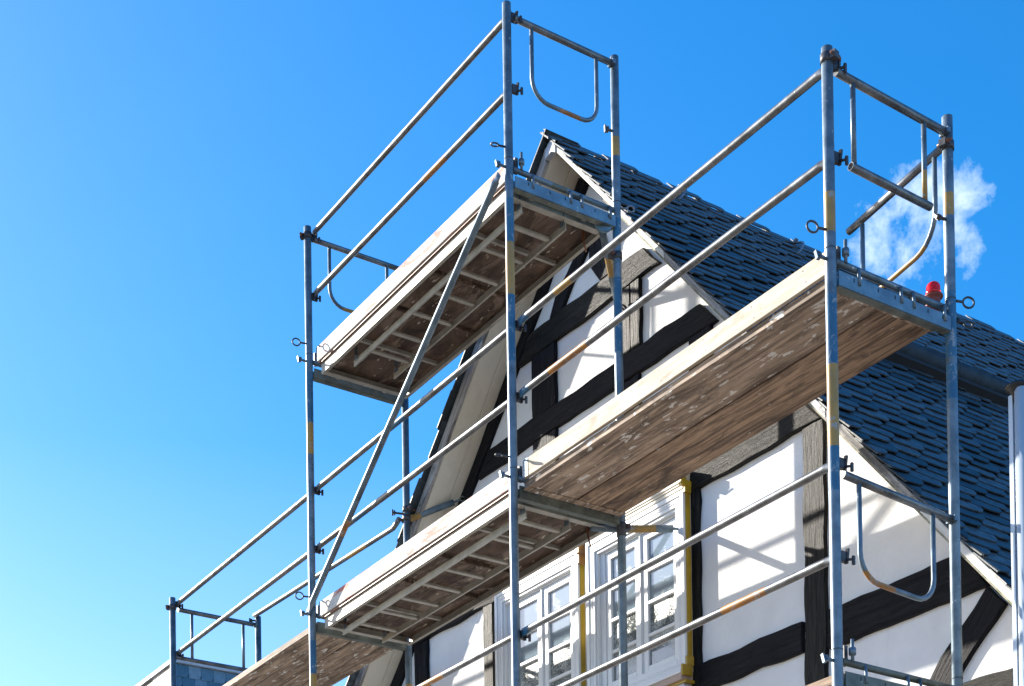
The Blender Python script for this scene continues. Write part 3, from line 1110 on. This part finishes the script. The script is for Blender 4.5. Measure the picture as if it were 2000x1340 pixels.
        b = MB(); coupler(b, (X, 0, 1.015), 'z', PR, True, (1, 0.2, 0)); b.build('coupler', fr, off)
    elif k == 'B':
        ring_bolt(b, (X + 0.01, WB + PR, 2.03), (0.5, 1, 0), M['hook'], 0.024, n=(0.9, -0.4, 0.2))
        b.build('ring_bolt', fr, off)
        b = MB(); toggle_pin(b, (X, WB - PR, 2.54), (-0.2, -1, 0.08), None, 0.05, 0.1); b.build('toggle_pin', fr, off)
        b = MB(); coupler(b, (X, WB, 1.70), 'z', PR, True, (-0.2, -1, 0)); b.build('coupler', fr, off)
        b = MB()
        coupler(b, (X, WB, -0.125), 'z', PR, True, (0.4, 1, 0)); b.build('coupler', fr, off)
        b = MB(); b.tube([(X, WB, -0.19), (X, WB, -0.10)], PR + 0.004, M['steel_dark'], 16); b.build('spigot', fr, off)
    elif k == 'A':
        coupler(b, (X, WB, 1.03), 'z', PR, True, (1, 0.4, 0)); b.build('coupler', fr, off)
        b = MB(); coupler(b, (X, WB, 0.96), 'z', PR, True, (-1, 0.1, 0))
        toggle_pin(b, (X, WB - PR, 0.99), (-0.5, -1, 0.1), None, 0.09, 0.1); b.build('coupler', fr, off)
        b = MB(); coupler(b, (X, 0, 3.005), 'z', PR, True, (-0.6, -0.7, 0)); b.build('coupler', fr, off)
    else:
        coupler(b, (X, 0, 0.965), 'z', PR, True, (-0.6, -0.7, 0)); b.build('coupler', fr, off)
        b = MB(); toggle_pin(b, (X - 0.01, WB - PR, 1.0), (-0.6, -0.8, 0), None, 0.05, 0.1); b.build('toggle_pin', fr, off)

# guard rails ------------------------------------------------------------
RL = [
    ('A', 'B', 3.035, 'highest long guard rail of the scaffold against the sky', [(0.62, 0.80, M['steel_rail'])]),
    ('A', 'B', 2.550, 'second long guard rail from the top with an orange worn patch', [(1.72, 2.02, O_)]),
    ('B', 'C', 1.012, 'upper guard rail above the timber deck rising in front of the slate roof', [(0.03, 0.13, B_), (0.42, 0.60, Y_)]),
    ('B', 'C', 0.548, 'lower guard rail above the timber deck with an orange worn stretch', [(0.03, 0.13, B_), (0.35, 0.75, O_)]),
    ('A', 'B', 1.010, 'upper guard rail above the middle left deck passing below the uppermost deck', [(1.15, 1.42, B_)]),
    ('A', 'B', 0.545, 'lower guard rail above the middle left deck crossing the diagonal brace', [(0.62, 0.82, B_)]),
    ('D', 'A', 1.005, 'upper guard rail running down to the farthest frame at the left', []),
    ('D', 'A', 0.545, 'lower guard rail running down to the farthest frame at the left', []),
    ('B', 'C', -0.985, 'guard rail under the timber deck crossing in front of both windows', [(0.0, 0.09, B_)]),
    ('B', 'C', -1.455, 'guard rail at the bottom right with orange paint in front of the wall post', [(1.95, 2.30, O_)]),
    ('A', 'B', -0.985, 'guard rail at the bottom left of the windows ending at the middle frame', [(1.6, 1.9, O_)]),
]
for a, c, z, lab, bands in RL:
    x0, x1 = AX[a], AX[c]
    b = MB()
    pts = [(x0 + 0.012, 0.040, z - 0.004), (x0 + 0.05, 0.041, z - 0.004), (x0 + 0.10, 0.044, z), (x1 - 0.10, 0.044, z), (x1 - 0.05, 0.041, z - 0.004), (x1 - 0.012, 0.040, z - 0.004)]
    b.tube(pts, 0.0215, M['steel_rail'], 16, bands, flat=True)
    off = (x0, 0, z)
    o = b.build('guard_rail', None, off); o.location = off
    tag(o, lab, 'guard rail', 'long guard rails of the scaffold')
# inner rail of the low left bay
b = MB()
b.tube([(AX['D'] + 0.0, WB - 0.035, 1.045), (AX['D'] + 0.05, WB - 0.035, 1.04), (AX['A'] - 0.16, WB - 0.035, 0.930), (AX['A'] - 0.11, WB - 0.04, 0.940), (AX['A'] - 0.05, WB - 0.04, 0.965)], 0.0215, M['steel_rail'], 16, [(1.9, 2.25, Y_)])
o = b.build('guard_rail', None, (AX['D'], WB, 1.0)); o.location = (AX['D'], WB, 1.0)
tag(o, 'house-side guard rail of the far left bay behind the other rails', 'guard rail', 'long guard rails of the scaffold')

# end guards (top tube with a hanging loop) -------------------------------
def arc_loop(y0, y1, zt, zb, r, slant=0.0):
    pts = [(y0, zt), (y0, zb + r)]
    for k in range(1, 7):
        a = PI / 2 * k / 6
        pts.append((y0 + r - r * math.cos(a), zb + r - r * math.sin(a)))
    pts.append((y1 - r, zb + slant))
    for k in range(1, 7):
        a = PI / 2 * k / 6
        pts.append((y1 - r + r * math.sin(a), zb + slant + r - r * math.cos(a)))
    pts.append((y1, zt))
    return pts


def end_guard(X, z, lab, lower=None, bands=(), y0=0.185, y1=0.705, dz_in=0.0, drop=0.47):
    t = thing('end_guard', (X, 0, z), lab, 'end guard', 'end guards closing the deck ends')
    off = (X, 0, z)
    b = MB()
    b.tube([(X + 0.01, 0.05, z), (X + 0.01, WB - 0.03, z + dz_in)], 0.0205, M['steel_rail'], 16)
    b.obox((X + 0.01, WB - 0.03, z + dz_in), (0.03, 0, 0), (0, 0.012, 0), (0, 0, 0.014), M['steel'])
    b.build('top_tube', t, off)
    b = MB()
    if lower == 'straight':
        b.tube([(X + 0.01, y0 - 0.02, z - 0.01), (X + 0.01, y0 - 0.02, z - drop + 0.02)], 0.014, M['steel'], 12)
        b.build('leg', t, off)
        b = MB(); b.tube([(X + 0.01, y1 - 0.03, z + dz_in - 0.01), (X + 0.01, y1 - 0.03, z - drop)], 0.014, M['steel'], 12, [(0.25, 0.42, Y_)])
        b.build('leg', t, off)
        b = MB(); b.tube([(X + 0.01, y0 - 0.045, z - drop), (X + 0.01, y1 + 0.01, z - drop - 0.02)], 0.0205, M['steel_rail'], 16, hollow=True)
        b.build('lower_tube', t, off)
    elif lower == 'bar':
        for yy in (y0, y1):
            b = MB(); b.tube([(X + 0.01, yy, z - 0.01), (X + 0.01, yy, z - drop + 0.01)], 0.014, M['steel'], 12); b.build('leg', t, off)
        b = MB(); b.tube([(X + 0.01, 0.03, z - drop), (X + 0.01, WB - 0.10, z - drop)], 0.019, M['steel_rail'], 12); b.build('lower_tube', t, off)
    else:
        P = arc_loop(y0, y1, z - 0.01, z - drop, 0.13)
        b.tube([(X + 0.01, p, q + (dz_in * (p / WB))) for p, q in P], 0.0135, M['steel'], 12, bands)
        b.build('loop', t, off)
    return t


end_guard(AX['B'], 2.992, 'end guard with hanging loop at the very top beside the gable peak', bands=[(0.62, 0.78, O_)])
end_guard(AX['C'], 0.965, 'end guard with straight legs and open-ended lower tube at the top right', 'straight', dz_in=-0.03, drop=0.445)
end_guard(AX['C'], -1.055, 'end guard with an orange patch on its loop in front of the white wall', bands=[(0.44, 0.66, O_)], dz_in=-0.055, drop=0.485, y0=0.16, y1=0.69)
end_guard(AX['A'], 2.985, 'end guard with hanging loop at the left end of the uppermost deck', bands=[(0.52, 0.72, Y_)], drop=0.475)
end_guard(AX['D'], 0.950, 'end guard with two legs and lower bar on the farthest frame', 'bar', drop=0.45)
# the guard swung open from the inner post at the top right
an = R(10)
dx = Vector((-math.cos(an), math.sin(an), 0))
P0 = Vector((0.0, WB, 0.895))
t = thing('end_guard', P0, 'guard swung open behind the top right post with its tube ending in the air', 'end guard', 'end guards closing the deck ends')
b = MB(); b.tube([P0 + dx * 0.04, P0 + dx * 0.89 + Vector((0, 0, 0.02))], 0.0205, M['steel_rail'], 16, hollow=True); b.build('top_tube', t, P0)
b = MB()
P = arc_loop(0.11, 0.76, -0.01, -0.46, 0.17)
b.tube([P0 + dx * p + Vector((0, 0, q)) for p, q in P], 0.0135, M['steel'], 12, [(0.46, 0.95, Y_)])
b.build('loop', t, P0)

# decks -----------------------------------------------------------------
def alu_deck(xa, xb, lv, lab):
    x0, x1 = xa + 0.11, xb - 0.07
    t = thing('platform_deck', ((x0 + x1) / 2, 0.43, lv), lab, 'scaffold deck', 'decks of the scaffold')
    off = t.location.copy()
    Y0, Y1 = 0.050, 0.815
    for y0, y1, s_ in ((Y0, Y0 + 0.006, 1), (Y1 - 0.006, Y1, -1)):
        b = MB()
        b.box((x0, y0, lv - 0.125), (x1, y1, lv - 0.030), M['alu'])
        ya, yb = (y1, y1 + 0.022) if s_ > 0 else (y0 - 0.022, y0)
        b.box((x0, ya, lv - 0.125), (x1, yb, lv - 0.119), M['alu'])
        o = b.build('side_rail', t, off, ((0, 0, 0)))
        bevel(o, 0.002)
    b = MB(); b.box((x0 + 0.002, 0.034, lv - 0.045), (x1 - 0.002, 0.0495, lv - 0.024), M['rust']); b.build('edge_strip', t, off)
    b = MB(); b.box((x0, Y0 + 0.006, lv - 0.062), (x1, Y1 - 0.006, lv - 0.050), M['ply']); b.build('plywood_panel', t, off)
    for xx in (x0, x1 - 0.05):
        b = MB(); b.box((xx, Y0 + 0.030, lv - 0.120), (xx + 0.012, Y1 - 0.030, lv - 0.063), M['alu'])
        b.box((xx + 0.012, Y0 + 0.030, lv - 0.120), (xx + 0.05, Y1 - 0.030, lv - 0.115), M['alu'])
        b.build('end_beam', t, off)
        for yy in (0.20, 0.62):
            b = MB(); b.box((xx - 0.05 if xx == x0 else xx + 0.05, yy, lv - 0.10), (xx if xx == x0 else xx + 0.10, yy + 0.03, lv - 0.05), M['alu'])
            b.build('hook', t, off)
    # stiffening ribs against the panel
    n = 5
    for k in range(1, n):
        xx = x0 + (x1 - x0) * k / n
        b = MB(); b.box((xx - 0.012, Y0 + 0.03, lv - 0.090), (xx + 0.012, Y1 - 0.03, lv - 0.063), M['alu'] if k % 3 == 1 else M['ply'])
        b.build('rib', t, off)
    # folded ladder slung beneath
    b = MB()
    lx0, lx1 = x0 + 0.34, x1 - 0.02
    if lv < 1: lx0 = x0 + 0.10
    for yy in (0.155, 0.505):
        b.box((lx0, yy, lv - 0.180), (lx1, yy + 0.006, lv - 0.138), M['alu'])
        b.box((lx0, yy - 0.003, lv - 0.186), (lx1, yy + 0.011, lv - 0.180), M['alu'])
    lad = b.build('ladder', t, off)
    k = 0
    xx = lx0 + 0.24
    while xx < lx1 - 0.05:
        b = MB()
        b.box((xx - 0.017, 0.161, lv - 0.172), (xx + 0.017, 0.505, lv - 0.150), M['alu'])
        o = b.build('rung', lad, off); bevel(o, 0.004)
        xx += 0.315
    for xx, yy in ((lx0 + 0.02, 0.155), (lx0 + 0.02, 0.505), (lx1 - 0.06, 0.155), (lx1 - 0.06, 0.505)):
        b = MB(); b.box((xx, yy - 0.004, lv - 0.150), (xx + 0.05, yy - 0.001, lv - 0.062), M['steel'])
        b.tube([(xx + 0.025, yy - 0.012, lv - 0.11), (xx + 0.025, yy + 0.012, lv - 0.11)], 0.009, M['rust'], 8)
        b.build('hinge_plate', lad, off)
    b = MB()
    b.box((x1 - 0.10, 0.70, lv - 0.150), (x1 - 0.075, 0.705, lv - 0.055), M['rust'])
    b.tube([(x1 - 0.088, 0.70, lv - 0.150), (x1 - 0.085, 0.72, lv - 0.235)], 0.006, M['rust'], 8)
    b.build('latch_strap', t, off)
    for k in range(9):
        xx = x0 + 0.15 + k * (x1 - x0 - 0.3) / 8
        b = MB(); b.tube([(xx, Y0 - 0.0015, lv - 0.075), (xx, Y0 + 0.003, lv - 0.075)], 0.006, M['steel_dark'], 8)
        b.build('rivet', t, off)
    return t


alu_deck(AX['A'], AX['B'], 2.0, 'uppermost deck with brown plywood underside and ladder folded beneath')
alu_deck(AX['A'], AX['B'], 0.0, 'middle left deck with stained plywood underside and ladder folded beneath')


def plank_deck(xa, xb, lv, lab, mats, split=0.43):
    x0, x1 = xa + 0.05, xb - 0.035
    t = thing('timber_deck', ((x0 + x1) / 2, 0.43, lv), lab, 'scaffold deck', 'decks of the scaffold')
    ys = [(0.050, split - 0.006), (split + 0.006, 0.815)]
    for (y0, y1), mm in zip(ys, mats):
        n = 2
        w = (y1 - y0) / n
        for k in range(n):
            bb = MB()
            bb.box((x0, y0 + k * w + (0.0013 if k else 0), lv - 0.078 + 0.0015 * k), (x1, y0 + (k + 1) * w - 0.0013, lv - 0.030), mm)
            o = bb.build('plank', t, t.location); bevel(o, 0.0025)
    for xx in (x0 - 0.004, x1 - 0.055):
        bb = MB(); bb.box((xx, 0.045, lv - 0.082), (xx + 0.06, 0.82, lv - 0.0795), M['plank2']); bb.build('end_strap', t, t.location)
    return t


plank_deck(AX['B'], AX['C'], 0.0, 'long brown timber deck at the right seen from below', (M['plank2'], M['plank']))
plank_deck(AX['D'], AX['A'], 0.0, 'paint-splashed brown timber deck at the bottom left', (M['plank2'], M['plank2']))
plank_deck(AX['B'], AX['C'], -2.0, 'timber deck whose corner shows at the bottom right edge', (M['plank'], M['plank']))


def toe_board(xa, xb, lv, mat, lab, tilt=0.0):
    bb = MB()
    x0, x1 = xa + 0.09, xb - 0.02
    bb.box((x0, 0.022, lv - 0.030), (x1, 0.047, lv + 0.090), mat)
    o = bb.build('toe_board', None, ((x0 + x1) / 2, 0.037, lv)); o.location = ((x0 + x1) / 2, 0.037, lv)
    bevel(o, 0.003)
    tag(o, lab, 'toe board', 'toe boards on the outer deck edges')
    for k in range(7):
        xx = x0 + 0.2 + k * (x1 - x0 - 0.4) / 6
        bb = MB()
        bb.tube([(xx, 0.0205, lv + 0.065), (xx, 0.023, lv + 0.065)], 0.004, M['rust'], 8)
        bb.tube([(xx + 0.02, 0.0205, lv + 0.000), (xx + 0.02, 0.023, lv + 0.000)], 0.004, M['rust'], 8)
        bb.build('nail', o, ((x0 + x1) / 2, 0.037, lv))
    bb = MB()
    bb.box((x0 - 0.006, 0.0185, lv - 0.025), (x0 + 0.045, 0.0215, lv + 0.086), M['steel'])
    p = bb.build('end_plate', o, ((x0 + x1) / 2, 0.037, lv))
    return o


toe_board(AX['A'], AX['B'], 2.0, M['toe_white'], 'white toe board with red scuffs on the uppermost deck')
toe_board(AX['A'], AX['B'], 0.0, M['toe_white'], 'white scuffed toe board on the middle left deck')
toe_board(AX['B'], AX['C'], 0.0, M['toe_wood'], 'pale wooden toe board on the long timber deck at the right')

# diagonal brace -----------------------------------------------------------
b = MB()
p0, p1 = Vector((AX['A'] + 0.02, -0.055, 0.0)), Vector((AX['B'] - 0.03, -0.055, 1.965))
d = (p1 - p0).normalized()
b.tube([p0, p0 + d * 0.05, p0 + d * 0.12, p1 - d * 0.12, p1 - d * 0.05, p1], 0.0235, M['steel'], 16, [(0.72, 0.86, O_)], flat=True)
o = b.build('diagonal_brace', None, p0); o.location = p0
tag(o, 'long slanting tube braced across the left bay between two decks', 'diagonal brace')

# ties to the house ----------------------------------------------------------
def tie(name, pts, r, bands, lab, flange=None, wallp=None):
    b = MB()
    b.tube(pts, r, M['steel'], 16, bands)
    t = thing('wall_tie', pts[0], lab, 'wall tie', 'tubes tying the scaffold to the house')
    b.build('tie_tube', t, pts[0])
    b = MB()
    e = Vector(pts[-1]); d = (Vector(pts[-1]) - Vector(pts[-2])).normalized()
    b.tube([e, e + d * 0.05], 0.009, M['steel'], 8)
    b.torus(e + d * 0.075, Vector((0.8, -0.5, 0.3)), 0.022, 0.006, M['steel_green'], 18, 8)
    b.tube([e + d * 0.095, e + d * 0.16], 0.007, M['steel'], 8)
    b.build('eye_bolt', t, pts[0])
    if flange:
        b = MB()
        c, n, rr0 = flange
        c = Vector(c); n = Vector(n).normalized()
        b.tube([c - n * 0.012, c + n * 0.012], rr0, M['steel_blue'], 24)
        b.tube([c - n * 0.03, c - n * 0.012], 0.012, M['rust'], 8)
        b.build('clamp_plate', t, pts[0])
    return t


wp = H(0.811, -0.10, 1.775)
tie('t', [(-2.878, 0.745, 1.890), tuple(wp)], 0.0245, [(0.30, 0.48, Y_)], 'short tie tube slanting from the round clamp plate to the gable post', ((-2.876, 0.765, 1.900), (1, -0.45, 0.1), 0.062))
wp = H(1.40, -0.12, -0.075)
tie('t', [(-2.985, 0.70, -0.118), (-2.92, 0.90, -0.110), tuple(wp)], 0.0245, [(0.26, 0.46, Y_)], 'tie tube with ochre band reaching the wall beside the right window head')
wp = H(-1.345, -0.10, 1.105)
tie('t', [(-5.80, 0.88, 0.965), tuple(wp)], 0.0245, [(0.06, 0.15, Y_)], 'tie tube reaching the cream soffit above the middle left deck')

# red warning lamp ------------------------------------------------------------
t = thing('warning_lamp', (-0.035, 0.775, 0.006), 'small red domed warning lamp on the deck beside the right inner post', 'warning lamp')
off = Vector(t.location)
b = MB()
b.lathe(off, [(0.045, 0.0), (0.047, 0.012), (0.036, 0.02), (0.036, 0.050), (0.050, 0.056), (0.050, 0.064), (0.038, 0.070)], M['red_base'])
b.build('lamp_base', t, off)
b = MB()
prof = [(0.037, 0.0705), (0.040, 0.078), (0.040, 0.086), (0.0365, 0.092), (0.0365, 0.110)]
for k in range(1, 7):
    a = PI / 2 * k / 6
    prof.append((max(0.002, 0.0365 * math.cos(a)), 0.110 + 0.030 * math.sin(a)))
b.lathe(off, prof, M['red_lens'])
b.build('lens', t, off)

# pale mast at the right edge ---------------------------------------------------
mx_, my_ = 0.415, 0.90
t = thing('enamel_mast', (mx_, my_, GZ), 'pale double mast with a black rubber cap at the right edge', 'mast')
off = Vector((mx_, my_, GZ))
b = MB()
b.box((mx_ - 0.055, my_ - 0.03, GZ), (mx_ - 0.030, my_ + 0.0, -0.60), M['mast'])
b.build('rail', t, off)
b = MB()
b.tube([(mx_ + 0.012, my_ - 0.01, GZ), (mx_ + 0.012, my_ - 0.01, -0.585)], 0.036, M['mast'], 24)
b.build('pipe', t, off)
for zz in (-1.20, -1.85, -2.5):
    b = MB(); b.box((mx_ - 0.053, my_ - 0.012, zz), (mx_ + 0.01, my_ - 0.004, zz + 0.035), M['mast']); b.build('spacer', t, off)
b = MB()
b.lathe((mx_ - 0.012, my_ - 0.01, -0.60), [(0.018, -0.05), (0.030, 0.0), (0.060, 0.028), (0.062, 0.038), (0.045, 0.052), (0.012, 0.060)], M['black'])
b.build('cap', t, off)

# slate-clad neighbour, low at the left --------------------------------------------
NX, NY, NZ = -12.876, 1.774, 2.018
nb = thing('slate_clad_house', (NX - 2.5, NY + 3.0, GZ), 'distant slate-clad house corner with pale lit front at the bottom left', 'house')
off = Vector((NX - 2.5, NY + 3.0, GZ))
b = MB()
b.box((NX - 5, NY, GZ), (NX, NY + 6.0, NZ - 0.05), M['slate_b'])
b.build('wall', nb, off)
b = MB()
b.prism([(NY - 0.06, NZ - 0.045), (NY + 6.06, NZ - 0.045), (NY + 6.06, NZ - 0.0), (NY - 0.06, NZ - 0.0)], 'x', NX - 5.0, NX + 0.05, M['lead'])
b.build('coping', nb, off)
rs = random.Random(11)
for r_ in range(8):
    z1 = NZ - 0.05 - r_ * 0.135
    n = 15
    jog = (r_ % 2) * 0.085
    for i in range(n):
        y0 = NY + i * 0.16 - jog
        y1 = min(NY + 2.3, y0 + 0.156)
        y0 = max(NY, y0)
        if y1 - y0 < 0.03: continue
        tlt = rs.uniform(0, .004)
        bb = MB()
        zb = z1 - 0.155
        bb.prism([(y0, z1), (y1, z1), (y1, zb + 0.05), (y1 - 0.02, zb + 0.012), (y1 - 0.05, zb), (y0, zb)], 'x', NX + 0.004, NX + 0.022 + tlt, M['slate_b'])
        for q in range(len(bb.v)):
            x_, y_, z_ = bb.v[q]
            if z_ > z1 - 0.01: bb.v[q] = (x_ - 0.012, y_, z_)
        bb.build('slate', nb, off)
    for i in range(10):
        x1 = NX - i * 0.34 + (0.0 if r_ % 2 else -0.0) + (0.17 if r_ % 2 else 0)
        x0 = x1 - 0.336
        x1 = min(x1, NX + 0.02)
        bb = MB()
        zb = z1 - 0.150
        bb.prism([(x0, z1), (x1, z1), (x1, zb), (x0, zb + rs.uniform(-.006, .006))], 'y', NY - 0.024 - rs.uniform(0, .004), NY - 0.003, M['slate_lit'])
        bb.build('slate', nb, off)
